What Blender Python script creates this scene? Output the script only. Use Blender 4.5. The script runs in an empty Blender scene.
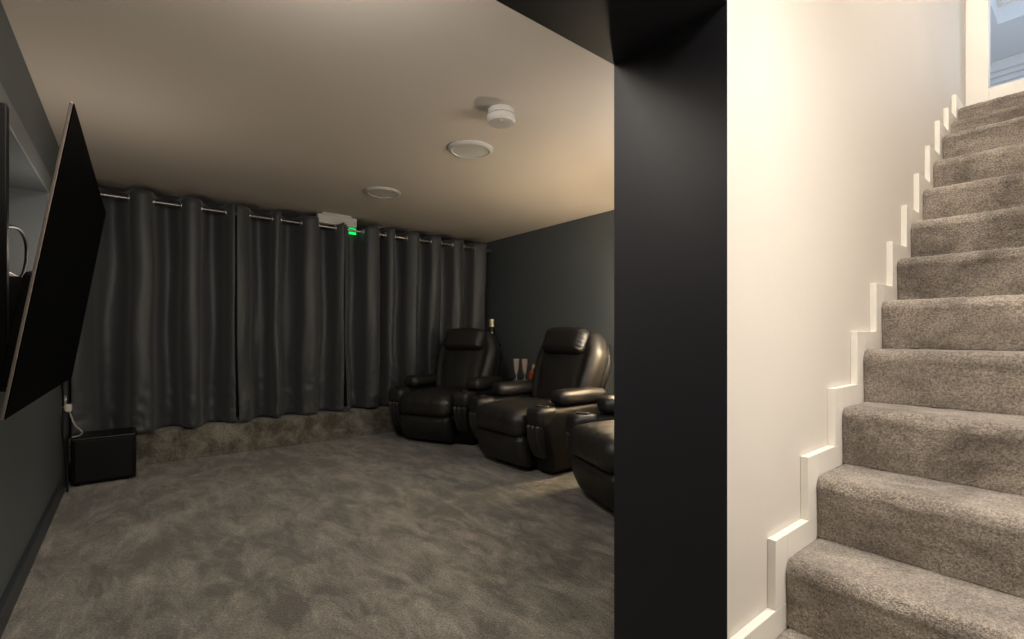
import bpy, bmesh, math, random
from mathutils import Vector, Matrix, noise

random.seed(7)
SC = bpy.context.scene
COL = SC.collection
F, CXF, CYF = 474.4, 0.6236, 0.7817      # focal length (px of 1024) and the camera's heading
EYE = 1.05

# ------------------------------------------------------------------ materials
def new_mat(name):
    m = bpy.data.materials.new(name); m.use_nodes = True
    nt = m.node_tree
    return m, nt, nt.nodes['Principled BSDF']

def N(nt, typ, **kw):
    n = nt.nodes.new(typ)
    for k, v in kw.items():
        if k in n.inputs.keys() if hasattr(n.inputs, 'keys') else False: n.inputs[k].default_value = v
        else: setattr(n, k, v)
    return n

def simple(name, col, rough=0.5, spec=0.5, metal=0.0, bump=0.0, bscale=60, var=0.0, vscale=2.0):
    m, nt, b = new_mat(name)
    b.inputs['Base Color'].default_value = (*col, 1)
    b.inputs['Roughness'].default_value = rough
    b.inputs['Specular IOR Level'].default_value = spec
    b.inputs['Metallic'].default_value = metal
    tc = N(nt, 'ShaderNodeTexCoord')
    if bump:
        nz = N(nt, 'ShaderNodeTexNoise'); nz.inputs['Scale'].default_value = bscale; nz.inputs['Detail'].default_value = 4
        bp = N(nt, 'ShaderNodeBump'); bp.inputs['Strength'].default_value = bump; bp.inputs['Distance'].default_value = 0.01
        nt.links.new(tc.outputs['Object'], nz.inputs['Vector'])
        nt.links.new(nz.outputs['Fac'], bp.inputs['Height']); nt.links.new(bp.outputs['Normal'], b.inputs['Normal'])
    if var:
        nz = N(nt, 'ShaderNodeTexNoise'); nz.inputs['Scale'].default_value = vscale; nz.inputs['Detail'].default_value = 3
        mx = N(nt, 'ShaderNodeMix', data_type='RGBA')
        mx.inputs[6].default_value = (*[c*(1-var) for c in col], 1); mx.inputs[7].default_value = (*[min(1, c*(1+var)) for c in col], 1)
        nt.links.new(tc.outputs['Object'], nz.inputs['Vector'])
        nt.links.new(nz.outputs['Fac'], mx.inputs[0]); nt.links.new(mx.outputs[2], b.inputs['Base Color'])
    return m

def carpet(name, dark, light, patch_scale=3.0, contrast=1.0, speck=420, bump=0.6, stretch=(1, 1, 1), fibre=0.5, bias=-0.215):
    """cut-pile carpet: brushed patches, fine fibre speckle, tufted bump"""
    m, nt, b = new_mat(name)
    b.inputs['Roughness'].default_value = 0.95
    b.inputs['Specular IOR Level'].default_value = 0.1
    b.inputs['Sheen Weight'].default_value = 0.22
    b.inputs['Sheen Roughness'].default_value = 0.6
    tc = N(nt, 'ShaderNodeTexCoord'); mp = N(nt, 'ShaderNodeMapping'); mp.inputs['Scale'].default_value = stretch
    mp.inputs['Rotation'].default_value = (0, 0, 0.5)
    nt.links.new(tc.outputs['Object'], mp.inputs['Vector'])
    n1 = N(nt, 'ShaderNodeTexNoise'); n1.inputs['Scale'].default_value = patch_scale; n1.inputs['Detail'].default_value = 7
    n1.inputs['Roughness'].default_value = 0.70; n1.inputs['Distortion'].default_value = 0.5
    nt.links.new(mp.outputs['Vector'], n1.inputs['Vector'])
    mpb = N(nt, 'ShaderNodeMapping'); mpb.inputs['Scale'].default_value = (stretch[0]*1.3, stretch[1], 1); mpb.inputs['Rotation'].default_value = (0, 0, 1.15)
    nt.links.new(tc.outputs['Object'], mpb.inputs['Vector'])
    n1b = N(nt, 'ShaderNodeTexNoise'); n1b.inputs['Scale'].default_value = patch_scale*0.8; n1b.inputs['Detail'].default_value = 7
    n1b.inputs['Roughness'].default_value = 0.68; n1b.inputs['Distortion'].default_value = 0.5
    nt.links.new(mpb.outputs['Vector'], n1b.inputs['Vector'])
    n1c = N(nt, 'ShaderNodeTexNoise'); n1c.inputs['Scale'].default_value = patch_scale*0.2; n1c.inputs['Detail'].default_value = 2
    nt.links.new(tc.outputs['Object'], n1c.inputs['Vector'])
    mxn = N(nt, 'ShaderNodeMath', operation='MAXIMUM'); nt.links.new(n1.outputs['Fac'], mxn.inputs[0]); nt.links.new(n1b.outputs['Fac'], mxn.inputs[1])
    avg = N(nt, 'ShaderNodeMath', operation='MULTIPLY_ADD'); avg.inputs[1].default_value = 0.35; avg.inputs[2].default_value = bias
    nt.links.new(n1c.outputs['Fac'], avg.inputs[0])
    tot = N(nt, 'ShaderNodeMath', operation='ADD'); nt.links.new(mxn.outputs[0], tot.inputs[0]); nt.links.new(avg.outputs[0], tot.inputs[1])
    n2 = N(nt, 'ShaderNodeTexNoise'); n2.inputs['Scale'].default_value = speck; n2.inputs['Detail'].default_value = 2
    nt.links.new(tc.outputs['Object'], n2.inputs['Vector'])
    n3 = N(nt, 'ShaderNodeTexNoise'); n3.inputs['Scale'].default_value = speck*0.38; n3.inputs['Detail'].default_value = 2
    nt.links.new(tc.outputs['Object'], n3.inputs['Vector'])
    mr = N(nt, 'ShaderNodeMapRange'); mr.inputs['From Min'].default_value = 0.5-0.22/contrast; mr.inputs['From Max'].default_value = 0.5+0.22/contrast
    nt.links.new(tot.outputs[0], mr.inputs['Value'])
    mx = N(nt, 'ShaderNodeMix', data_type='RGBA'); mx.inputs[6].default_value = (*dark, 1); mx.inputs[7].default_value = (*light, 1)
    nt.links.new(mr.outputs['Result'], mx.inputs[0])
    ad = N(nt, 'ShaderNodeMath', operation='ADD'); nt.links.new(n2.outputs['Fac'], ad.inputs[0]); nt.links.new(n3.outputs['Fac'], ad.inputs[1])
    mr2 = N(nt, 'ShaderNodeMapRange'); mr2.inputs['From Min'].default_value = 0.72; mr2.inputs['From Max'].default_value = 1.28
    mr2.inputs['To Min'].default_value = 1-fibre; mr2.inputs['To Max'].default_value = 1+fibre
    nt.links.new(ad.outputs[0], mr2.inputs['Value'])
    ml = N(nt, 'ShaderNodeMix', data_type='RGBA', blend_type='MULTIPLY'); ml.inputs[0].default_value = 1
    nt.links.new(mx.outputs[2], ml.inputs[6]); nt.links.new(mr2.outputs['Result'], ml.inputs[7])
    nt.links.new(ml.outputs[2], b.inputs['Base Color'])
    bp = N(nt, 'ShaderNodeBump'); bp.inputs['Strength'].default_value = bump; bp.inputs['Distance'].default_value = 0.006
    nt.links.new(ad.outputs[0], bp.inputs['Height']); nt.links.new(bp.outputs['Normal'], b.inputs['Normal'])
    return m

def emit(name, col, s):
    m, nt, b = new_mat(name)
    b.inputs['Base Color'].default_value = (*col, 1)
    b.inputs['Emission Color'].default_value = (*col, 1); b.inputs['Emission Strength'].default_value = s
    return m

M = {}
M['slate'] = simple('slate wall paint', (0.075, 0.085, 0.092), 0.55, 0.35, var=0.12, bump=0.04, bscale=90)
M['slate_light'] = simple('lighter slate edging paint', (0.13, 0.14, 0.145), 0.5, 0.4)
M['black_paint'] = simple('near black wall paint', (0.0165, 0.0165, 0.0195), 0.5, 0.3, var=0.1, bump=0.03, bscale=80)
M['white_wall'] = simple('warm white plaster', (0.68, 0.637, 0.58), 0.6, 0.3, var=0.035, vscale=1.6, bump=0.05, bscale=30)
M['white_gloss'] = simple('white gloss woodwork', (0.80, 0.765, 0.70), 0.32, 0.5)
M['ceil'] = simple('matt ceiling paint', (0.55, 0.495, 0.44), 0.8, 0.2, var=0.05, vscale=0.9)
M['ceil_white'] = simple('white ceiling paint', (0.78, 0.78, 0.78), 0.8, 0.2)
M['skirt'] = simple('dark navy skirting', (0.022, 0.028, 0.036), 0.4, 0.4)
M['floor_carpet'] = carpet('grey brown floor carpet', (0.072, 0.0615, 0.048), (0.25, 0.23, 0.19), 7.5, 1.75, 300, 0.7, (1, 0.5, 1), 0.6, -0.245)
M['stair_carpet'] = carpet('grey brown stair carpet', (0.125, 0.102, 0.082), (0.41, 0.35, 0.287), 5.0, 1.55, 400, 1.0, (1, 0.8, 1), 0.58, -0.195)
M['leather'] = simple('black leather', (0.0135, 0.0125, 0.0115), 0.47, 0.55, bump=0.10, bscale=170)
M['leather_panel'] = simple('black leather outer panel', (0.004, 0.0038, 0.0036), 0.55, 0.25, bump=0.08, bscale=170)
M['curtain'] = simple('charcoal blackout fabric', (0.043, 0.046, 0.050), 0.50, 0.45, bump=0.06, bscale=500)
M['curtain'].node_tree.nodes['Principled BSDF'].inputs['Sheen Weight'].default_value = 0.15
M['steel'] = simple('brushed steel', (0.62, 0.60, 0.57), 0.28, 0.5, 1.0)
M['pole'] = simple('satin steel pole', (0.30, 0.29, 0.28), 0.35, 0.5, 1.0)
M['screen'] = simple('black screen glass', (0.0008, 0.0008, 0.001), 0.5, 0.02)
M['bezel'] = simple('bronze grey metal edge', (0.21, 0.175, 0.15), 0.42, 0.5, 0.8)
M['black_plastic'] = simple('black plastic', (0.005, 0.005, 0.005), 0.55, 0.2)
M['sub'] = simple('black satin cabinet', (0.0028, 0.0028, 0.003), 0.35, 0.3)
M['white_plastic'] = simple('white plastic', (0.50, 0.48, 0.45), 0.4, 0.5)
M['grille'] = simple('off white speaker grille', (0.52, 0.50, 0.465), 0.7, 0.3, bump=0.5, bscale=700)
M['cable_grey'] = simple('pale grey cable', (0.30, 0.28, 0.26), 0.5, 0.4)
M['cream'] = simple('cream gold foil', (0.72, 0.60, 0.38), 0.35, 0.6, 0.4)
M['amber'] = simple('amber label glass', (0.36, 0.085, 0.02), 0.25, 0.6)
M['green_glass'] = simple('dark green bottle glass', (0.01, 0.016, 0.006), 0.12, 0.6)
M['green_lit'] = emit('lit green exit panel', (0.0, 0.62, 0.10), 1.6)
M['shade'] = emit('lit lamp shade', (1.0, 0.84, 0.60), 62.0)
M['well_shadow'] = simple('recess shade', (0.01, 0.01, 0.01), 0.7)
gm, gnt, gb = new_mat('clear glass')
gb.inputs['Base Color'].default_value = (0.95, 0.84, 0.76, 1); gb.inputs['Roughness'].default_value = 0.03
gb.inputs['Transmission Weight'].default_value = 0.6; gb.inputs['IOR'].default_value = 1.45
M['glass'] = gm
pm, pnt, pb = new_mat('window glass')
tr = pnt.nodes.new('ShaderNodeBsdfTransparent'); gl = pnt.nodes.new('ShaderNodeBsdfGlossy'); gl.inputs['Roughness'].default_value = 0.02
ms = pnt.nodes.new('ShaderNodeMixShader'); ms.inputs[0].default_value = 0.06
pnt.links.new(tr.outputs[0], ms.inputs[1]); pnt.links.new(gl.outputs[0], ms.inputs[2])
pnt.links.new(ms.outputs[0], pnt.nodes['Material Output'].inputs['Surface'])
M['pane'] = pm

# ------------------------------------------------------------------ mesh helpers
def obj(name, bm, mat, parent=None, smooth=False, mods=None, autosmooth=None):
    me = bpy.data.meshes.new(name)
    bmesh.ops.recalc_face_normals(bm, faces=bm.faces[:])
    bm.to_mesh(me); bm.free()
    for m in (mat if isinstance(mat, (list, tuple)) else [mat]): me.materials.append(m)
    if smooth:
        for p in me.polygons: p.use_smooth = True
        if autosmooth: me.set_sharp_from_angle(angle=math.radians(autosmooth))
    o = bpy.data.objects.new(name, me); COL.objects.link(o)
    if parent is not None: o.parent = parent
    return o

def tag(o, label=None, cat=None, group=None, kind=None):
    if label: o['label'] = label
    if cat: o['category'] = cat
    if group: o['group'] = group
    if kind: o['kind'] = kind
    return o

def empty(name, loc=(0, 0, 0), rz=0.0):
    o = bpy.data.objects.new(name, None); COL.objects.link(o)
    o.location = loc; o.rotation_euler = (0, 0, rz); o.empty_display_size = 0.1
    return o

def box(bm, x0, x1, y0, y1, z0, z1, bevel=0.0, seg=2, mi=0):
    vs = [bm.verts.new((x, y, z)) for x in (x0, x1) for y in (y0, y1) for z in (z0, z1)]
    idx = [(0, 1, 3, 2), (4, 6, 7, 5), (0, 4, 5, 1), (2, 3, 7, 6), (0, 2, 6, 4), (1, 5, 7, 3)]
    fs = [bm.faces.new([vs[i] for i in f]) for f in idx]
    for f in fs: f.material_index = mi
    bm.normal_update()
    if bevel:
        es = list({e for f in fs for e in f.edges})
        r = bmesh.ops.bevel(bm, geom=es, offset=bevel, segments=seg, profile=0.5, affect='EDGES')
        for f in r['faces']: f.material_index = mi
    return fs

def rbox(bm, c, s, r, n=12, fn=None):
    """rounded cushion: a finely divided box with corner radius r, then shaped by fn(p local) -> p"""
    t = bmesh.new()
    bmesh.ops.create_cube(t, size=2)
    bmesh.ops.subdivide_edges(t, edges=t.edges[:], cuts=n, use_grid_fill=True)
    hx, hy, hz = s[0]/2, s[1]/2, s[2]/2
    for v in t.verts:
        # crowd the rows towards the edges so the roundings get enough faces
        q = [math.sin(a*math.pi/2)*0.55 + a*0.45 for a in v.co]
        p = Vector((q[0]*hx, q[1]*hy, q[2]*hz))
        i = Vector((max(-hx+r, min(hx-r, p.x)), max(-hy+r, min(hy-r, p.y)), max(-hz+r, min(hz-r, p.z))))
        d = p - i
        if d.length > 1e-9: p = i + d.normalized()*r
        if fn: p = fn(p)
        v.co = p + Vector(c)
    me = bpy.data.meshes.new('tmp'); t.to_mesh(me); t.free(); bm.from_mesh(me); bpy.data.meshes.remove(me)

def lathe(bm, prof, n=32, c=(0, 0, 0), mi=0):
    rows = []
    for r, z in prof:
        if r < 1e-6: rows.append([bm.verts.new((c[0], c[1], c[2]+z))])
        else: rows.append([bm.verts.new((c[0]+r*math.cos(2*math.pi*k/n), c[1]+r*math.sin(2*math.pi*k/n), c[2]+z)) for k in range(n)])
    for a, b in zip(rows, rows[1:]):
        for k in range(n):
            k2 = (k+1) % n
            if len(a) == 1 and len(b) == 1: continue
            if len(a) == 1: f = bm.faces.new((a[0], b[k], b[k2]))
            elif len(b) == 1: f = bm.faces.new((a[k], b[0], a[k2]))
            else: f = bm.faces.new((a[k], b[k], b[k2], a[k2]))
            f.material_index = mi

def tube(bm, pts, r, n=10, cap=True):
    pts = [Vector(p) for p in pts]
    rows = []
    up = Vector((0, 0, 1))
    for i, p in enumerate(pts):
        t = (pts[min(i+1, len(pts)-1)] - pts[max(i-1, 0)]).normalized()
        a = t.cross(up)
        if a.length < 1e-3: a = t.cross(Vector((1, 0, 0)))
        a.normalize(); b = t.cross(a).normalized()
        rows.append([bm.verts.new(p + a*r*math.cos(2*math.pi*k/n) + b*r*math.sin(2*math.pi*k/n)) for k in range(n)])
    for a, b in zip(rows, rows[1:]):
        for k in range(n): bm.faces.new((a[k], a[(k+1) % n], b[(k+1) % n], b[k]))
    if cap: bm.faces.new(rows[0][::-1]); bm.faces.new(rows[-1])

def spline(pts, n=10):
    P = [Vector(p) for p in pts]; P = [2*P[0]-P[1]] + P + [2*P[-1]-P[-2]]
    out = []
    for i in range(1, len(P)-2):
        for k in range(n):
            t = k/n
            out.append(0.5*((2*P[i]) + (P[i+1]-P[i-1])*t + (2*P[i-1]-5*P[i]+4*P[i+1]-P[i+2])*t*t + (3*P[i]-P[i-1]-3*P[i+1]+P[i+2])*t**3))
    out.append(P[-2]); return out

def torus(bm, c, R, r, axis='z', n=28, m=10):
    rows = []
    for i in range(n):
        a = 2*math.pi*i/n; row = []
        for j in range(m):
            b = 2*math.pi*j/m
            u, v, w = (R+r*math.cos(b))*math.cos(a), (R+r*math.cos(b))*math.sin(a), r*math.sin(b)
            p = {'z': (u, v, w), 'x': (w, u, v), 'y': (u, w, v)}[axis]
            row.append(bm.verts.new(Vector(p)+Vector(c)))
        rows.append(row)
    for i in range(n):
        for j in range(m):
            bm.faces.new((rows[i][j], rows[(i+1) % n][j], rows[(i+1) % n][(j+1) % m], rows[i][(j+1) % m]))

def sstep(a, b, x):
    t = max(0.0, min(1.0, (x-a)/(b-a))); return t*t*(3-2*t)

def nz(x, y, z, s=1.0): return noise.noise(Vector((x*s, y*s, z*s)))

# ------------------------------------------------------------------ the setting
XL, XR = -0.375, 3.64           # left and right walls of the cinema room
YW, YB, YP = 0.598, 5.13, 0.959 # white wall face, curtain wall, room side of the dividing wall
XP = 1.173                      # dark end of the dividing wall
ZC, ZS = 2.255, 1.89            # ceiling, underside of the beam
YR = -0.42                      # wall on the right of the stairs
XT, ZU = 4.415, 2.60            # head of the stairs: plane of the door frame, upper floor
ZTOP = 4.80

def struct(name, bm, mat, label=None, smooth=False, **kw):
    o = obj(name, bm, mat, smooth=smooth, **kw); o['kind'] = 'structure'
    if label: o['label'] = label
    return o

bm = bmesh.new(); box(bm, XL-0.45, XR+0.1, YR-0.1, YB+0.1, -0.12, 0.0)
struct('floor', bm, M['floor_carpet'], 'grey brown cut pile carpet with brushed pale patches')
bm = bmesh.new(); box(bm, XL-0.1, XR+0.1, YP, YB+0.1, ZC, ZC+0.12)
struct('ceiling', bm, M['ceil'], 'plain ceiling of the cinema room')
bm = bmesh.new(); box(bm, XL-0.1, XR+0.1, YB, YB+0.12, 0, ZC)
struct('wall_back', bm, M['black_paint'], 'dark wall behind the curtains')
bm = bmesh.new(); box(bm, XR, XR+0.12, YP, YB, 0, ZC)
struct('wall_right', bm, M['slate'], 'slate wall behind the recliners')

# left wall with the AV niche cut into it
NY0, NY1, NZ0, NZ1, NX = 2.36, 3.67, 1.13, 1.835, XL-0.30
bm = bmesh.new()
box(bm, XL-0.12, XL, YR-0.1, NY0, 0, ZC); box(bm, XL-0.12, XL, NY1, YB, 0, ZC)
box(bm, XL-0.12, XL, NY0, NY1, 0, NZ0); box(bm, XL-0.12, XL, NY0, NY1, NZ1, ZC)
# niche lining
box(bm, NX-0.03, NX, NY0-0.03, NY1+0.03, NZ0-0.03, NZ1+0.03)
box(bm, NX, XL-0.12, NY0-0.03, NY0, NZ0, NZ1); box(bm, NX, XL-0.12, NY1, NY1+0.03, NZ0, NZ1)
box(bm, NX, XL-0.12, NY0-0.03, NY1+0.03, NZ0-0.03, NZ0); box(bm, NX, XL-0.12, NY0-0.03, NY1+0.03, NZ1, NZ1+0.03)
struct('wall_left', bm, M['slate'], 'slate wall with the recessed niche behind the television')
# raised edging round the niche
bm = bmesh.new()
w, wt, t = 0.05, 0.10, 0.010
box(bm, XL, XL+t, NY1, NY1+w, NZ0-w, NZ1+wt, 0.002); box(bm, XL, XL+t, NY0-w, NY1, NZ1, NZ1+wt, 0.002)
box(bm, XL, XL+t, NY0-w, NY0, NZ0-w, NZ1, 0.002); box(bm, XL, XL+t, NY0, NY1, NZ0-w, NZ0, 0.002)
struct('trim_1', bm, M['slate_light'], 'slim edging round the niche')

bm = bmesh.new(); box(bm, XL, XL+0.018, YP-0.3, 4.78, 0, 0.095, 0.004)
struct('baseboard_left', bm, M['skirt'], 'dark navy skirting along the left wall')
bm = bmesh.new(); box(bm, XR-0.018, XR, YP, 4.78, 0, 0.095, 0.004)
struct('baseboard_right', bm, M['skirt'], 'dark navy skirting behind the recliners')

# dividing wall: white towards the stairs, near black on its end and towards the room
bm = bmesh.new()
box(bm, XP, XT+0.35, YW, YW+0.02, 0, ZTOP, mi=0)
box(bm, XP, XR, YW+0.02, YP, 0, ZC, mi=1)
for f in bm.faces:
    if f.normal.x < -0.9 and f.calc_center_median().x < XP+0.01: f.material_index = 1
struct('wall_middle', bm, [M['white_wall'], M['black_paint']], 'thick wall with a near black end and a white face beside the stairs')
bm = bmesh.new(); box(bm, XL, XP, YW, YP, ZS, ZC+0.12)
struct('wall_beam', bm, M['black_paint'], 'near black beam over the opening into the room')

# hall and stairwell
bm = bmesh.new(); box(bm, XL-0.45, XT+0.1, YR-0.1, YR, 0, ZTOP)
struct('wall_front', bm, M['white_wall'], 'white wall on the other side of the stairs')
bm = bmesh.new(); box(bm, XL, XP+0.2, YR, YW, ZC, ZC+0.12)
struct('ceiling_hall', bm, M['ceil_white'], 'white ceiling at the foot of the stairs')
bm = bmesh.new(); box(bm, XP+0.1, XP+0.2, YR, YW, ZC+0.12, ZTOP)
struct('wall_stairwell', bm, M['white_wall'], 'white wall over the foot of the stairs')
bm = bmesh.new(); box(bm, XP+0.1, XT, YR-0.1, YW+0.02, ZTOP, ZTOP+0.1)
struct('ceiling_stairwell', bm, M['ceil_white'], 'white ceiling over the stairs')

# white frame at the head of the stairs
bm = bmesh.new()
box(bm, XT, XT+0.09, 0.487, YW, 2.456, ZTOP, 0.004)
box(bm, XT, XT+0.09, YR, YR+0.11, 2.456, ZTOP, 0.004)
box(bm, XT, XT+0.09, YR+0.11, 0.487, ZU-0.05, ZU+0.075, 0.004)
struct('trim_2', bm, M['white_gloss'], 'white frame and threshold at the head of the stairs')

# upper room seen through the frame, daylight falls in through its roof window
UX1, UY0, UY1 = 9.4, -2.2, 1.6
bm = bmesh.new(); box(bm, XT+0.09, UX1, UY0, UY1, ZU-0.15, ZU)
struct('floor_upper', bm, M['ceil_white'], 'floor of the upper room')
SX0, SX1, SY0, SY1 = 5.4, 8.18, -1.2, 0.82
bm = bmesh.new()
for a in ((XT+0.09, SX0, UY0, UY1), (SX1, UX1, UY0, UY1), (SX0, SX1, UY0, SY0), (SX0, SX1, SY1, UY1)):
    box(bm, a[0], a[1], a[2], a[3], ZTOP, ZTOP+0.28)
struct('ceiling_upper', bm, M['ceil_white'], 'upper ceiling with the roof window opening')
bm = bmesh.new()
box(bm, UX1, UX1+0.1, UY0-0.1, UY1+0.1, ZU, ZTOP)
box(bm, XT+0.09, UX1, UY0-0.1, UY0, ZU, ZTOP); box(bm, XT+0.09, UX1, UY1, UY1+0.1, ZU, ZTOP)
box(bm, XT, XT+0.09, UY0-0.1, YR-0.1, ZU, ZTOP); box(bm, XT, XT+0.09, YW+0.02, UY1+0.1, ZU, ZTOP)
struct('wall_upper', bm, M['ceil_white'], 'walls of the upper room')
bm = bmesh.new()
for (d, z0, z1) in ((0.15, 4.66, 4.80), (0.10, 4.60, 4.66), (0.05, 4.53, 4.60), (0.025, 4.44, 4.53)):
    box(bm, UX1-d, UX1, UY0, UY1, z0, z1, 0.01)
struct('trim_3', bm, M['ceil_white'], 'stepped coving on the far wall of the upper room')
bm = bmesh.new()
w = 0.06
for a in ((SX0, SX0+w, SY0, SY1), (SX1-w, SX1, SY0, SY1), (SX0+w, SX1-w, SY0, SY0+w), (SX0+w, SX1-w, SY1-w, SY1)):
    box(bm, a[0], a[1], a[2], a[3], ZTOP+0.20, ZTOP+0.26)
wf = struct('window_1', bm, M['white_gloss'], 'roof window of the upper room')
bm = bmesh.new(); box(bm, SX0+w, SX1-w, SY0+w, SY1-w, ZTOP+0.225, ZTOP+0.235)
obj('pane', bm, M['pane'], wf)

# carpeted ledge below the curtains
bm = bmesh.new(); box(bm, XL, XR, 4.79, YB, 0, 0.268)
es = [e for e in bm.edges if all(abs(v.co.y-4.79) < 1e-4 and abs(v.co.z-0.268) < 1e-4 for v in e.verts)]
bmesh.ops.bevel(bm, geom=es, offset=0.035, segments=6, profile=0.5, affect='EDGES')
struct('trim_4', bm, M['floor_carpet'], 'carpet covered ledge below the curtains', smooth=True, autosmooth=50)

# ------------------------------------------------------------------ stairs
X0, GO, YS = 1.4605, 0.2315, 0.575
NST = 12
FX = [X0 + GO*(k-1) for k in range(0, NST+1)]              # riser face of step 0..12
ZT = [0.2095 + 0.1955*k for k in range(0, 11)] + [2.305, 2.456]
stairs = empty('staircase', (FX[0], 0.1, 0))
tag(stairs, 'steep straight stairs in grey brown cut pile carpet climbing beside the white wall', 'stairs')
def step_mesh(k):
    bm = bmesh.new()
    xf, zt = FX[k], ZT[k]
    zb = ZT[k-1] if k else 0.0
    zb2 = ZT[k-2] if k > 1 else 0.0
    xb = FX[k+1]+0.012 if k < NST else XT
    # profile: riser foot, riser, rounded nosing, tread, then back down underneath
    R = 0.030 if k < 10 else 0.022
    ov = 0.004
    prof = [(xf+0.004, zb+0.002)]
    for i in range(9): prof.append((xf+0.004-0.006*sstep(0, 1, i/8), zb+0.002+(zt-R*1.6-zb)*i/8))
    for i in range(1, 13):
        a = math.pi/2*i/12
        prof.append((xf-ov+R-R*math.cos(a)+0.0*a, zt-R*1.5+R*1.5*math.sin(a)))
    for i in range(1, 9): prof.append((xf+R-ov + (xb-xf-R+ov)*i/8, zt))
    und = [(xb, zt-0.03), (xb, max(zt-0.25, 0.0)), (xf+0.02, max(zb-0.05, 0.0)), (xf+0.02, zb)]
    prof += und
    ny = 50; y0, y1 = YR+0.02, YS-0.001
    rows = []
    for j in range(ny+1):
        t = j/ny
        y = y0+(y1-y0)*(1-(1-t)**1.6)
        ed = sstep(0, 0.012, y1-y)               # round the side edge over
        row = []
        for i, (x, z) in enumerate(prof):
            fz = 0.0022*nz(x, y, z, 38) + 0.0022*nz(x+3, y, z, 85) if i < len(prof)-4 else 0
            dx = 0.006*(1-ed) if i < 22 else 0
            dz = -0.006*(1-ed) if i >= 10 and i < len(prof)-4 else 0
            row.append(bm.verts.new((x-FX[0]+dx-fz*(1 if i < 22 else 0), y-0.1, z+dz+fz*(1 if i >= 12 else 0))))
        rows.append(row)
    n = len(prof)
    for a, b in zip(rows, rows[1:]):
        for i in range(n): bm.faces.new((a[i], a[(i+1) % n], b[(i+1) % n], b[i]))
    bm.faces.new(rows[0]); bm.faces.new(rows[-1][::-1])
    return bm
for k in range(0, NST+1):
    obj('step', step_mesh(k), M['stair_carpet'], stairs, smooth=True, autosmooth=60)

# stepped white skirting on the wall
TZ, TX = 0.068, 0.061
bm = bmesh.new()
for k in range(0, NST+1):
    xa = FX[k]-TX if k else XP+0.001
    xb = FX[k]+0.02
    zb = ZT[k-1]+TZ if k else 0.16
    if xb > xa: box(bm, xa, xb, YS, YW-0.0005, zb, ZT[k]+TZ, 0.0018)
    xe = FX[k+1]+0.02 if k < NST else XT
    if xe > xb: box(bm, xb, xe, YS, YW-0.0005, ZT[k]-0.03, ZT[k]+TZ, 0.0018)
struct('baseboard_stairs', bm, M['white_gloss'], 'white stepped skirting following the stairs up the wall')
# skirting at the foot of the wall, below the first tread
bm = bmesh.new(); box(bm, XP+0.001, FX[0]+0.0, YS, YW-0.0005, 0, 0.16)
struct('baseboard_hall', bm, M['white_gloss'], 'white skirting at the foot of the stair wall')

# ------------------------------------------------------------------ television on its wall bracket
def tv():
    cx, cy, cz, tilt = -0.15319, 2.0643, 1.2189, 0.15275
    root = empty('television', (XL, cy, cz)); root.rotation_euler = (0, 0, -0.0094)
    tag(root, 'large flat black television tilted down on the slate left wall', 'television')
    Wd, Hd, T = 1.23, 0.71, 0.004
    mat = Matrix.Translation((cx-XL, 0, 0)) @ Matrix.Rotation(tilt, 4, 'Y')
    def put(bm): bm.transform(mat); return bm
    b = bmesh.new(); box(b, -T-0.003, -0.001, -Wd/2, Wd/2, -Hd/2, Hd/2, 0.001)
    obj('frame', put(b), M['bezel'], root)
    b = bmesh.new(); box(b, -0.001, 0.0015, -Wd/2+0.001, Wd/2-0.001, -Hd/2+0.001, Hd/2-0.001, 0.001, 1)
    obj('screen', put(b), M['screen'], root)
    b = bmesh.new(); box(b, -0.05, -T-0.003, -0.42, 0.42, -0.31, -0.02, 0.012)
    obj('rear_housing', put(b), M['black_plastic'], root)
    br = bmesh.new()
    box(br, 0.0, 0.028, -0.30, 0.25, -0.30, 0.30, 0.003)
    bo = obj('wall_bracket', br, M['black_plastic'], root)
    r2 = bmesh.new(); box(r2, 0.028, 0.118, -0.268, -0.235, -0.32, 0.435, 0.003); obj('bracket_arm', r2, M['black_plastic'], bo)
    r2 = bmesh.new(); box(r2, 0.028, 0.10, 0.16, 0.19, -0.30, 0.02, 0.003); obj('bracket_arm', r2, M['black_plastic'], bo)
    return root
tv()

# equipment in the niche
rc = empty('av_receiver', (XL-0.15, 3.0, NZ0))
tag(rc, 'black media box inside the wall niche behind the television', 'media box')
bm = bmesh.new(); box(bm, -0.13, 0.14, -0.30, 0.22, 0.012, 0.17, 0.006); obj('case', bm, M['black_plastic'], rc)
for sx in (-0.1, 0.11):
    for sy in (-0.26, 0.18):
        bm = bmesh.new(); lathe(bm, [(0, 0), (0.016, 0), (0.018, 0.013), (0, 0.013)], 12, (sx, sy, 0)); obj('foot', bm, M['black_plastic'], rc)
bm = bmesh.new()
tube(bm, spline([(-0.41, 2.60, 1.44), (-0.40, 2.72, 1.475), (-0.40, 2.95, 1.512), (-0.40, 3.12, 1.512), (-0.40, 3.22, 1.47), (-0.405, 3.235, 1.38), (-0.42, 3.20, 1.312), (-0.45, 3.12, 1.3065)], 8), 0.0075, 8)
tag(obj('cable', bm, M['black_plastic'], smooth=True), 'black cable looping over the media box in the wall niche', 'cable')

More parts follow.
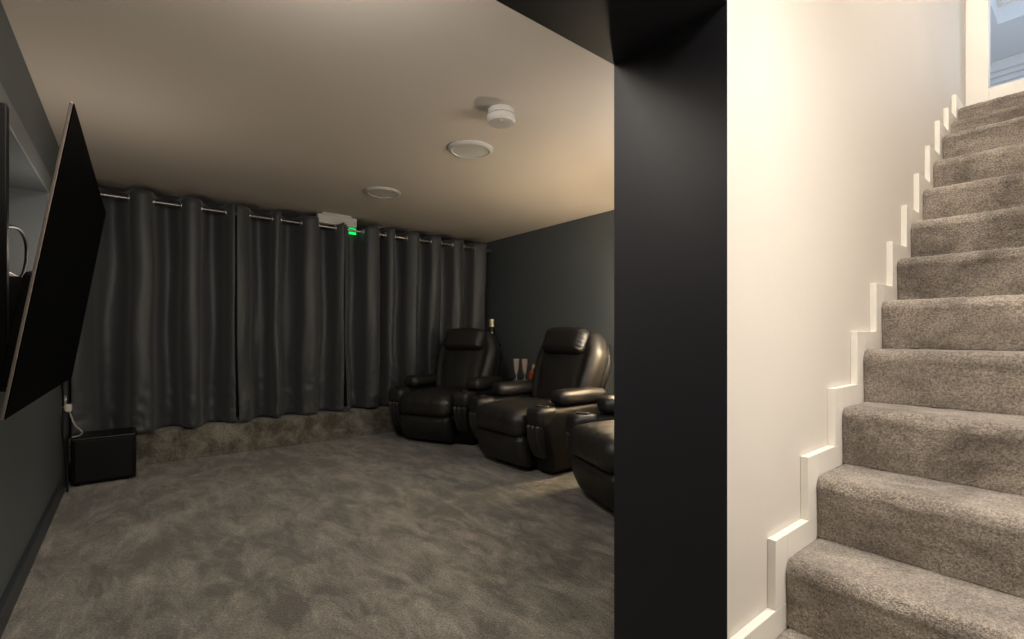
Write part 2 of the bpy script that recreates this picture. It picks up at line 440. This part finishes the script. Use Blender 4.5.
# wall socket, plugs, cables by the curtain corner
so = empty('wall_socket', (XL, 4.45, 0.575))
tag(so, 'cream double wall socket low on the slate wall above the subwoofer', 'socket')
bm = bmesh.new(); box(bm, 0, 0.010, -0.073, 0.073, -0.048, 0.048, 0.004); obj('face_plate', bm, M['white_plastic'], so)
for y in (-0.035, 0.035):
    bm = bmesh.new(); box(bm, 0.010, 0.014, y-0.006, y+0.006, 0.018, 0.034, 0.001); obj('switch', bm, M['white_plastic'], so)
pg = empty('power_plug', (XL+0.010, 4.455, 0.545))
tag(pg, 'white mains plug in the low wall socket with a pale cable trailing to the subwoofer', 'plug')
bm = bmesh.new(); box(bm, 0, 0.034, -0.024, 0.024, -0.030, 0.022, 0.008); obj('body', bm, M['white_plastic'], pg)
bm = bmesh.new()
tube(bm, spline([(0.02, 0, -0.028), (0.03, 0.0, -0.07), (0.05, 0.0, -0.13), (0.085, -0.01, -0.175), (0.07, 0.0, -0.202), (0.05, -0.02, -0.2025), (0.035, -0.035, -0.2025)], 8), 0.0055, 8)
obj('lead', bm, M['cable_grey'], pg, smooth=True)
bm = bmesh.new()
tube(bm, spline([(XL+0.012, 4.22, 0.86), (XL+0.012, 4.24, 0.72), (XL+0.014, 4.27, 0.58), (XL+0.012, 4.26, 0.40), (XL+0.030, 4.28, 0.20), (XL+0.034, 4.28, 0.008)], 8), 0.006, 8)
tag(obj('cable', bm, M['black_plastic'], smooth=True), 'thin black cable hanging down the slate wall below the television', 'cable')

# subwoofer
sw = empty('subwoofer', (-0.172, 4.565, 0))
tag(sw, 'black box subwoofer on the carpet in the corner by the curtains', 'speaker')
bm = bmesh.new(); box(bm, -0.165, 0.188, -0.165, 0.115, 0.012, 0.335, 0.012, 3); obj('cabinet', bm, M['sub'], sw)
bm = bmesh.new(); box(bm, -0.145, 0.168, -0.183, -0.165, 0.028, 0.318, 0.008, 3); obj('grille', bm, M['black_plastic'], sw)
for sx in (-0.13, 0.13):
    for sy in (-0.13, 0.08):
        bm = bmesh.new(); lathe(bm, [(0, 0), (0.016, 0), (0.02, 0.014), (0, 0.014)], 12, (sx, sy, 0)); obj('foot', bm, M['black_plastic'], sw)

# ------------------------------------------------------------------ curtains
def invx(px, Y):
    t = (px-512)/F
    return Y*(CXF+t*CYF)/(CYF-t*CXF)
YR0 = 4.80
def rodz(x): return 2.118 - 0.0075*x
rod = empty('curtain_rod', (0, 0, 0))
tag(rod, 'long steel curtain pole just under the ceiling along the dark back wall', 'curtain pole')
bm = bmesh.new(); tube(bm, [(-0.36, YR0, rodz(-0.36)), (3.47, YR0, rodz(3.47))], 0.0135, 14); obj('pole', bm, M['pole'], rod, smooth=True, autosmooth=50)
for x in (3.44, -0.33):
    bm = bmesh.new()
    z = rodz(x)
    box(bm, x-0.008, x+0.008, YR0-0.014, YB-0.006, z-0.030, z-0.014, 0.003)
    box(bm, x-0.022, x+0.022, YB-0.008, YB, z-0.06, z+0.03, 0.003)
    obj('bracket', bm, M['pole'], rod)
bm = bmesh.new(); tube(bm, [(3.465, YR0, rodz(3.47)), (3.49, YR0, rodz(3.47))], 0.019, 16); obj('end_cap', bm, M['pole'], rod, smooth=True, autosmooth=50)

def curtain(label, start, cross, end, first_front, seed, hem, flare=(0, 0), fk=1.0, push=0.0):
    """pleated panel: crosses the pole at each px of cross; between crossings it bows to the front or the back of the pole"""
    root = empty('curtain', (0, YR0, 0)); tag(root, label, 'curtain', 'blackout curtains along the back wall')
    X = [invx(p, YR0) for p in [start]+list(cross)+[end]]
    prof = []          # (x, y offset)
    sg = -1 if first_front else 1
    for i in range(len(X)-1):
        a, b = X[i], X[i+1]
        amp = min(0.15, 0.085+0.33*(b-a)) if sg > 0 else fk*min(0.085, 0.045+0.30*(b-a))
        n = 14
        for k in range(n):
            t = k/n
            edge0 = i == 0; edge1 = i == len(X)-2
            if edge0: w = math.cos(t*math.pi/2)**0.8 if len(X) > 2 else 1
            elif edge1: w = math.sin(t*math.pi/2)**0.8
            else: w = max(0.0, math.sin(t*math.pi))**(0.42 if sg < 0 else 0.6)
            prof.append((a+(b-a)*t, sg*amp*w))
        sg = -sg
    prof.append((X[-1], -sg*amp*0.9))
    xm, xw = (X[0]+X[-1])/2, (X[-1]-X[0])/2
    nv = 64
    bm = bmesh.new(); rows = []
    for j in range(nv+1):
        v = j/nv                                    # 0 at the top
        row = []
        for (x, yo) in prof:
            u = (x-xm)/xw
            zt = rodz(x)+0.066 - 0.034*sstep(1.40, 1.45, x)*sstep(1.95, 1.90, x)*sstep(-0.08, -0.04, yo)
            zb = hem(x) + 0.006*nz(x, seed, 0, 5)
            vv = v**0.92
            z = zt+(zb-zt)*vv
            body = sstep(0.03, 0.35, v); low = sstep(0.55, 1.0, v)
            # pleats loosen and wander lower down
            dx = body*(1-u**4)*0.030*nz(x*1.0, v*0.9, seed, 2.2) + low*(flare[0]*max(0, -u)**1.5 + flare[1]*max(0, u)**1.5)
            dy = yo*(1-0.12*body) + body*0.034*nz(x, v*0.45, seed+5, 5.0) + sstep(0.2, 0.6, v)*0.022*nz(x+v*0.25, v*0.3, seed+11, 9.0) + low*0.016*nz(x, v*1.2, seed+9, 6.0)
            # soft diagonal creases, stronger near the hem
            a1 = nz(x*1.0+v*0.8, v*2.2, seed+2, 9); a2 = nz(x*1.2-v*1.1, v*2.6, seed+7, 10)
            cr = 0.15*body + sstep(0.66, 0.95, v)
            dy += cr*0.011*((1-abs(a1))**4 + (1-abs(a2))**4)
            dy += 0.35*cr*0.005*math.sin(v*85+8*nz(x, 0, seed, 5))*sstep(0.0, 0.5, nz(x, v, seed+4, 4))
            dy += push*sstep(0.15, 0.6, v)
            # hem brushes the front of the ledge
            yy = dy
            row.append(bm.verts.new((x+dx, yy, z)))
        rows.append(row)
    for a, b in zip(rows, rows[1:]):
        for i in range(len(prof)-1): bm.faces.new((a[i], b[i], b[i+1], a[i+1]))
    c = obj('cloth', bm, M['curtain'], root, smooth=True)
    s = c.modifiers.new('thickness', 'SOLIDIFY'); s.thickness = 0.003; s.offset = 0
    for p in cross:
        x = invx(p, YR0)
        g = bmesh.new(); torus(g, (x, 0, rodz(x)), 0.0265, 0.0075, 'x', 24, 8)
        obj('eyelet', g, M['steel'], root, smooth=True)
    return root

def hem(x): return 0.278 + 0.008*max(0, min(1, (x-0.2)/1.8)) + 0.008*max(0, min(1, (x-1.6)/0.6))
curtain('leftmost charcoal eyelet curtain, hanging behind the television', 72, [95, 129, 153.5, 181, 201.5, 225.5], 234, True, 1.3, hem, (0.0, 0.012))
curtain('wide charcoal eyelet curtain left of the green exit light, second from the left', 235.5, [249.5, 272, 280.5, 301, 318.5, 335], 342.5, True, 4.1, hem, (0.02, 0.0))
curtain('charcoal eyelet curtain hanging under and right of the green exit light', 343.3, [347.5, 363, 379, 385, 394, 406], 415, True, 7.7, hem, (0.02, 0.0))
curtain('charcoal eyelet curtain at the far right, behind the far recliner', 416.2, [419, 430, 440.5, 452, 463, 474], 484, True, 9.2, hem, (0.0, 0.0), 0.6, 0.05)

# ------------------------------------------------------------------ exit light
ea, eb = invx(317.5, 4.81), invx(357, 4.81)
ex = empty('exit_light', ((ea+eb)/2, 4.845, ZC))
tag(ex, 'slim white emergency exit light with a green panel above the curtains', 'exit light')
hw = (eb-ea)/2
bm = bmesh.new(); box(bm, -hw, hw, -0.036, 0.036, -0.112, -0.018, 0.012, 3); obj('casing', bm, M['white_plastic'], ex)
bm = bmesh.new(); box(bm, -hw+0.05, hw-0.05, -0.025, 0.025, -0.018, 0.0, 0.003); obj('mounting_plate', bm, M['white_plastic'], ex)
bm = bmesh.new(); box(bm, invx(348.8, 4.87)-(ea+eb)/2, hw+0.012, 0.020, 0.029, -0.175, -0.112, 0.002); obj('panel', bm, M['green_lit'], ex)

# ------------------------------------------------------------------ ceiling fittings
def ceiling_disc(x, y, label):
    r = empty('ceiling_speaker', (x, y, ZC)); tag(r, label, 'ceiling speaker', 'round speakers in the ceiling')
    b = bmesh.new(); lathe(b, [(0.118, 0), (0.146, 0), (0.1465, -0.008), (0.138, -0.016), (0.122, -0.017), (0.118, -0.012)], 56); obj('rim', b, M['white_plastic'], r, smooth=True, autosmooth=40)
    b = bmesh.new(); lathe(b, [(0, -0.013), (0.06, -0.0128), (0.119, -0.011), (0.119, 0), (0, 0)], 56); obj('grille', b, M['grille'], r, smooth=True, autosmooth=40)
ceiling_disc(1.717, 2.584, 'round white ceiling speaker next to the smoke alarm')
ceiling_disc(1.656, 3.83, 'round white ceiling speaker nearest the curtains')
sm = empty('smoke_alarm', (1.548, 2.034, ZC)); tag(sm, 'deep white round smoke alarm standing out from the ceiling', 'smoke alarm')
bm = bmesh.new(); lathe(bm, [(0, 0), (0.070, 0), (0.072, -0.004), (0.072, -0.028), (0.068, -0.030), (0, -0.030)], 48); obj('base', bm, M['white_plastic'], sm, smooth=True, autosmooth=35)
bm = bmesh.new(); lathe(bm, [(0, -0.030), (0.066, -0.030), (0.066, -0.034), (0.076, -0.036), (0.077, -0.060), (0.070, -0.070), (0.056, -0.073), (0.05, -0.0735), (0.02, -0.0735), (0, -0.073)], 48); obj('cover', bm, M['white_plastic'], sm, smooth=True, autosmooth=35)
bm = bmesh.new(); lathe(bm, [(0, -0.0725), (0.012, -0.0725), (0.012, -0.0755), (0.010, -0.077), (0, -0.077)], 20, (-0.022, -0.03, 0)); obj('test_button', bm, M['grille'], sm, smooth=True, autosmooth=35)

# ------------------------------------------------------------------ recliners
def seam(x, xs, w=0.012, d=0.007):
    return -d*sum(math.exp(-((x-s)/w)**2) for s in xs)

def make_recliner():
    root = empty('recliner')
    L, P = M['leather'], M['leather_panel']
    HW = 0.285                                   # half width of the seat
    # plinth base, set back
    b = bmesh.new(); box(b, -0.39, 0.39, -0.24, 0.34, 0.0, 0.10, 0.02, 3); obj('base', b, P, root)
    # foot rest panel
    def f(p):
        h = (p.z+0.125)/0.25                     # 0 foot, 1 top
        bulge = 0.030*(1-(p.x/HW)**4)*math.sin(max(0, min(1, h))*math.pi)**0.7
        if p.y < 0: p.y -= bulge + seam(p.x, (-0.098, 0.098), 0.010, 0.006)*1.0 + 0.003*nz(p.x, p.z, 1, 22)
        p.y += 0.075*(1-h)**1.6                   # tucks in towards the floor
        p.x *= 1-0.05*(1-h)**2
        if abs(p.x) > HW-0.06: p.y += 0.004*math.sin(p.z*190)*sstep(HW-0.06, HW-0.02, abs(p.x))
        return p
    b = bmesh.new(); rbox(b, (0, -0.405, 0.165), (HW*2, 0.11, 0.25), 0.045, 22, f); obj('footrest', b, L, root, smooth=True)
    # seat cushion with a waterfall front
    def f(p):
        front = sstep(0.05, -0.33, p.y)
        top = 1 if p.z > 0 else 0
        e = (1-(p.x/HW)**4)
        p.z += top*(0.028*e*math.cos(p.y/0.36*1.2) - 0.006*front) + (seam(p.x, (-0.098, 0.098), 0.010, 0.006) if top else 0)
        if p.y < -0.2:
            k = sstep(-0.2, -0.33, p.y)
            p.y -= k*0.020*e*math.cos(p.z*8) + k*seam(p.x, (-0.098, 0.098), 0.010, 0.006)
            p.z -= k*0.008*(1-e)
        p.z += 0.004*nz(p.x, p.y, 4, 14)*top
        return p
    b = bmesh.new(); rbox(b, (0, -0.135, 0.375), (HW*2-0.004, 0.68, 0.20), 0.075, 26, f); obj('seat', b, L, root, smooth=True)
    # back rest: broad bolstered wings, narrower rounded head
    HB = 0.715
    def shape(z):                                 # half width at height z above the foot of the back
        t = z/HB
        return 0.305 + 0.062*math.sin(min(1, t/0.8)*math.pi*0.6) - 0.075*sstep(0.68, 1.0, t)
    def f(p):
        t = max(0.0, min(1.0, (p.z+HB/2)/HB))
        w = shape(t*HB)/0.30
        u = p.x/0.30
        wing = sstep(0.62, 0.88, abs(u))
        if p.y < 0:
            p.y -= 0.022*wing*abs(math.sin(t*math.pi))**0.6
            p.y -= 0.034*(1-min(1, abs(u))**2)*abs(math.sin(t*math.pi))**0.8
            p.y += 0.007*math.exp(-((abs(u)-0.68)/0.08)**2)*sstep(0.05, 0.2, t)*sstep(1.0, 0.86, t)      # valley between panel and wing
            p.y -= seam(p.x, (-0.085, 0.085), 0.006, 0.0025)
            g = math.exp(-((abs(u)-0.66)/0.16)**2)
            p.y += 0.008*g*math.sin(t*62+abs(u)*16)*sstep(0.2, 0.6, t)*(0.6+0.6*nz(p.x, p.z, 2, 6))
            p.y += 0.006*nz(p.x, p.z, 9, 8)
        p.x *= w
        return p
    b = bmesh.new(); rbox(b, (0, 0, HB/2), (0.60, 0.20, HB), 0.085, 30, f)
    tilt = Matrix.Translation((0, 0.235, 0.395)) @ Matrix.Rotation(math.radians(-20), 4, 'X')
    b.transform(tilt); back = obj('backrest', b, L, root, smooth=True)
    def f(p):
        t = max(0.0, min(1.0, (p.z+HB/2)/HB))
        p.x *= (shape(t*HB)-0.015)/0.30
        return p
    b = bmesh.new(); rbox(b, (0, 0.115, HB/2-0.02), (0.60, 0.07, HB-0.08), 0.033, 14, f)
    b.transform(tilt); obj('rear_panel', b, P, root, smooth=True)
    # pillow at the head
    def f(p):
        u = p.x/0.24
        p.z *= 1-0.10*abs(u)**3
        if p.y < 0:
            p.y -= 0.022*math.cos(p.z/0.125*1.3)*(1-abs(u)**4) + seam(p.x, (0,), 0.008, 0.002)
            ge = sstep(0.72, 0.97, abs(u))
            p.y += 0.007*ge*math.sin(p.z*170)
        else: p.y = min(p.y, 0.03)
        p.z += 0.008*(1-u*u)
        return p
    b = bmesh.new(); rbox(b, (0, -0.122, HB-0.135), (0.48, 0.135, 0.25), 0.062, 24, f)
    b.transform(tilt); obj('headrest', b, L, back, smooth=True)
    # arms
    for s in (-1, 1):
        def f(p):
            h = (p.z+0.24)/0.48
            fr = sstep(0.1, -0.36, p.y)
            p.y += fr*0.105*(1-h)**1.3             # front edge slopes back towards the floor
            if h > 0.82 and p.y < -0.3: p.y -= 0.008
            if p.x*s > 0: p.x += s*0.010*math.sin(h*math.pi)
            p.x += 0.004*nz(p.y, p.z, s, 7)
            return p
        b = bmesh.new(); rbox(b, (s*0.372, -0.02, 0.265), (0.165, 0.76, 0.48), 0.045, 20, f)
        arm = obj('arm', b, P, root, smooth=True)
        # leather cap over the front of the arm, with the cup holder
        def f(p):
            if p.y < -0.02: p.y += 0.030*sstep(0.0, -0.12, p.z)
            return p
        b = bmesh.new(); rbox(b, (s*0.372, -0.318, 0.435), (0.176, 0.195, 0.165), 0.045, 14, f); obj('arm_cap', b, L, arm, smooth=True)
        # gathered pocket on the front
        def f(p):
            h = (p.z+0.125)/0.25
            fold = math.sin(p.x*150+2.0*nz(p.x, p.z, s, 9))*0.009*(0.35+0.65*sstep(0.05, 0.5, h))
            if p.y < 0: p.y += fold - 0.014*math.sin(h*math.pi)
            p.y += 0.058*(1-h)**1.25
            p.x *= 1-0.22*(1-h)
            return p
        b = bmesh.new(); rbox(b, (s*0.372, -0.385, 0.265), (0.150, 0.05, 0.25), 0.020, 26, f); obj('arm_pocket', b, L, arm, smooth=True)
        # pad
        def f(p):
            u = p.y/0.27
            p.z += 0.012*(1-(p.x/0.09)**2)*(1 if p.z > 0 else 0) - 0.020*max(0, u)**2
            if u < -0.6: p.x *= 1-0.12*sstep(-0.6, -1, u)
            return p
        b = bmesh.new(); rbox(b, (s*0.372, 0.09, 0.560), (0.178, 0.54, 0.105), 0.048, 16, f); obj('arm_pad', b, L, arm, smooth=True)
        b = bmesh.new(); torus(b, (s*0.372, -0.312, 0.519), 0.045, 0.0065, 'z', 28, 8); cup = obj('cup_holder', b, M['sub'], arm, smooth=True)
        b = bmesh.new(); lathe(b, [(0, 0.5205), (0.044, 0.5205), (0.044, 0.5175), (0, 0.5175)], 24, (s*0.372, -0.312, 0)); obj('cup_well_shade', b, M['well_shadow'], arm)  # flat dark disc gives the shade of a cup well
    return root

def copy_tree(o, parent=None):
    c = o.copy(); COL.objects.link(c)
    if parent is not None:
        c.parent = parent; c.matrix_parent_inverse = o.matrix_parent_inverse.copy()
    for ch in o.children: copy_tree(ch, c)
    return c

rec = make_recliner()
spots = [(2.52, 4.19, -90+26, 'black leather recliner farthest away, in front of the curtains'),
         (2.66, 2.97, -90+1, 'black leather recliner in the middle, lit from its right and beside the champagne flutes'),
         (2.53, 1.74, -90-20, 'black leather recliner nearest the camera, half hidden by the dark pillar')]
RECL = [rec]
for (x, y, a, lab) in spots[1:]: RECL.append(copy_tree(rec))
for o, (x, y, a, lab) in zip(RECL, spots):
    o.location = (x, y, 0); o.rotation_euler = (0, 0, math.radians(a))
    tag(o, lab, 'recliner', 'leather recliners in a row')

# ------------------------------------------------------------------ side table with the flutes, bottle in the corner
TX_, TY_, TZ_ = 3.14, 3.80, 0.578
tb = empty('side_table', (TX_, TY_, 0)); tag(tb, 'small black side table between the far and middle recliners, carrying the flutes', 'table')
bm = bmesh.new(); lathe(bm, [(0, TZ_-0.02), (0.135, TZ_-0.02), (0.14, TZ_-0.015), (0.14, TZ_-0.004), (0.135, TZ_), (0, TZ_)], 40); obj('table_top', bm, M['black_plastic'], tb, smooth=True, autosmooth=40)
bm = bmesh.new(); lathe(bm, [(0, 0.015), (0.022, 0.015), (0.020, 0.3), (0.022, TZ_-0.02), (0, TZ_-0.02)], 20); obj('stem', bm, M['black_plastic'], tb, smooth=True, autosmooth=40)
bm = bmesh.new(); lathe(bm, [(0, 0), (0.13, 0), (0.13, 0.008), (0.03, 0.02), (0, 0.02)], 36); obj('base', bm, M['black_plastic'], tb, smooth=True, autosmooth=40)

def flute(x, y, label):
    r = empty('champagne_flute', (x, y, TZ_)); tag(r, label, 'glass', 'champagne flutes on the side table')
    b = bmesh.new()
    lathe(b, [(0, 0.0), (0.031, 0.0), (0.032, 0.003), (0.012, 0.006), (0.005, 0.012), (0.0045, 0.05), (0, 0.05)], 28); obj('foot', b, M['glass'], r, smooth=True)
    b = bmesh.new()
    out = [(0.0045, 0.05), (0.010, 0.058), (0.020, 0.085), (0.027, 0.125), (0.031, 0.17), (0.032, 0.215)]
    inn = [(0.0305, 0.215), (0.0295, 0.17), (0.0255, 0.125), (0.0185, 0.088), (0.008, 0.064), (0, 0.060)]
    lathe(b, [(0, 0.05)]+out+inn, 28); obj('bowl', b, M['glass'], r, smooth=True)
flute(TX_-0.055, TY_-0.005, 'left one of two champagne flutes on the small dark table')
flute(TX_+0.015, TY_-0.055, 'right one of two champagne flutes on the small dark table')
bt = empty('small_bottle', (TX_+0.062, TY_-0.085, TZ_+0.003)); bt.rotation_euler = (0.20, 0.16, 0)
tag(bt, 'small amber bottle with a gold top tilted beside the champagne flutes', 'bottle')
bm = bmesh.new(); lathe(bm, [(0, 0), (0.024, 0), (0.027, 0.005), (0.027, 0.085), (0.014, 0.115), (0.012, 0.125), (0, 0.125)], 24); obj('body', bm, M['amber'], bt, smooth=True, autosmooth=40)
bm = bmesh.new(); lathe(bm, [(0.0125, 0.118), (0.0145, 0.125), (0.0165, 0.155), (0.012, 0.16), (0, 0.16)], 20); obj('foil_top', bm, M['cream'], bt, smooth=True, autosmooth=40)

PX, PY, PZ = 3.30, 4.52, 0.93
pd = empty('pedestal', (PX, PY, 0)); tag(pd, 'black pedestal stand in the corner behind the far recliner', 'stand')
bm = bmesh.new(); box(bm, -0.08, 0.08, -0.08, 0.08, PZ-0.03, PZ, 0.006); obj('top', bm, M['black_plastic'], pd)
bm = bmesh.new(); box(bm, -0.06, 0.06, -0.06, 0.06, 0.02, PZ-0.03, 0.006); obj('column', bm, M['black_plastic'], pd)
bm = bmesh.new(); box(bm, -0.1, 0.1, -0.1, 0.1, 0.0, 0.02, 0.006); obj('base', bm, M['black_plastic'], pd)
wb = empty('wine_bottle', (PX, PY, PZ)); tag(wb, 'dark bottle with a cream gold neck showing over the far recliner', 'bottle')
bm = bmesh.new(); lathe(bm, [(0, 0), (0.040, 0), (0.043, 0.006), (0.043, 0.135), (0.036, 0.17), (0.029, 0.195), (0.026, 0.21), (0, 0.21)], 28); obj('body', bm, M['green_glass'], wb, smooth=True, autosmooth=40)
bm = bmesh.new(); lathe(bm, [(0.0262, 0.20), (0.0285, 0.208), (0.0275, 0.285), (0.0265, 0.296), (0, 0.298)], 28); obj('neck_foil', bm, M['cream'], wb, smooth=True, autosmooth=40)

# ------------------------------------------------------------------ lamp behind the recliners (hidden by the pillar, lights the wall)
lx, ly = 3.13, 2.28
fl = empty('floor_lamp', (lx, ly, 0)); tag(fl, 'warm floor lamp against the slate wall behind the recliners', 'lamp')
bm = bmesh.new(); lathe(bm, [(0, 0), (0.12, 0), (0.12, 0.015), (0.02, 0.03), (0, 0.03)], 32); obj('base', bm, M['black_plastic'], fl, smooth=True, autosmooth=40)
bm = bmesh.new(); tube(bm, [(0, 0, 0.02), (0, 0, 1.16)], 0.012, 12); obj('pole', bm, M['black_plastic'], fl, smooth=True, autosmooth=40)
bm = bmesh.new(); lathe(bm, [(0.125, 1.04), (0.085, 1.24), (0.083, 1.24), (0.123, 1.04)], 32); obj('lamp_shade', bm, M['shade'], fl, smooth=True)

# ------------------------------------------------------------------ light
def light(name, typ, loc, energy, col, size=0.2, rot=None, sy=None, spread=None, spot=None):
    l = bpy.data.lights.new(name, typ); l.energy = energy; l.color = col
    if typ == 'AREA':
        l.size = size
        if sy: l.shape = 'RECTANGLE'; l.size_y = sy
        if spread: l.spread = math.radians(spread)
    else: l.shadow_soft_size = size
    if typ == 'SPOT': l.spot_size = math.radians(spot); l.spot_blend = 0.6
    o = bpy.data.objects.new(name, l); COL.objects.link(o); o.location = loc
    if rot: o.rotation_euler = rot
    return o
WARM = (1.0, 0.86, 0.70); NEUT = (1.0, 0.93, 0.84)
WHITE = (1.0, 0.95, 0.88)
light('stairwell_light', 'AREA', (1.85, 0.08, ZTOP-0.03), 88, WHITE, 0.9, (0, 0, 0), 0.5)
light('hall_light', 'AREA', (0.75, -0.1, ZC-0.02), 10, NEUT, 0.4, (0, 0, 0))
light('hall_light', 'AREA', (1.2, -0.15, ZC-0.02), 11, NEUT, 0.3, (0, 0, 0))
light('stair_wall_fill', 'AREA', (1.35, YR+0.03, 0.95), 3.2, NEUT, 0.5, (math.radians(90), 0, 0), 0.4)  # added area fill that lifts the foot of the stair wall
light('lamp_glow', 'POINT', (lx, ly, 1.19), 20, (1.0, 0.72, 0.40), 0.05)
light('hidden_left_fill', 'POINT', (-0.20, 3.2, 1.45), 8, WARM, 0.05)  # added point light, kept out of view by the television
light('left_wall_fill', 'POINT', (-0.12, 1.25, 2.02), 6, WARM, 0.05)  # added wash for the left of the ceiling and the niche, no fitting there
rq = Vector((0.7, 0.9, -1.0)).to_track_quat('-Z', 'Y').to_euler()
light('room_fill', 'AREA', (0.30, 1.22, ZC-0.10), 24, NEUT, 0.4, rq)  # added out-of-frame fill for the recliners, floor and curtains
light('side_fill', 'AREA', (2.4, YP+0.08, 1.7), 13, NEUT, 0.9, (math.radians(90), 0, 0), 0.5)  # unseen fill added to bring out the curtain pleats
light('upper_room_fill', 'POINT', (6.5, -0.8, 4.0), 60, (0.82, 0.9, 1.0), 0.3)  # added cool point light, brightens the upper room beyond its daylight

w = bpy.data.worlds.new('daylight'); SC.world = w; w.use_nodes = True
bg = w.node_tree.nodes['Background']; bg.inputs[0].default_value = (0.42, 0.66, 1.0, 1); bg.inputs[1].default_value = 1.0

# ------------------------------------------------------------------ camera
cam = bpy.data.cameras.new('camera'); co = bpy.data.objects.new('camera', cam); COL.objects.link(co)
cam.sensor_width = 36.0; cam.lens = F/1024*36.0; cam.shift_y = 14.5/1024; cam.clip_start = 0.02
co.location = (0, 0, EYE); co.rotation_euler = (math.radians(90), 0, -math.atan2(CXF, CYF))
SC.camera = co
vs = SC.view_settings
SC.display_settings.display_device = 'sRGB'
vs.view_transform = 'Standard'; vs.look = 'None'; vs.exposure = 0.0; vs.gamma = 1.0; vs.use_curve_mapping = False
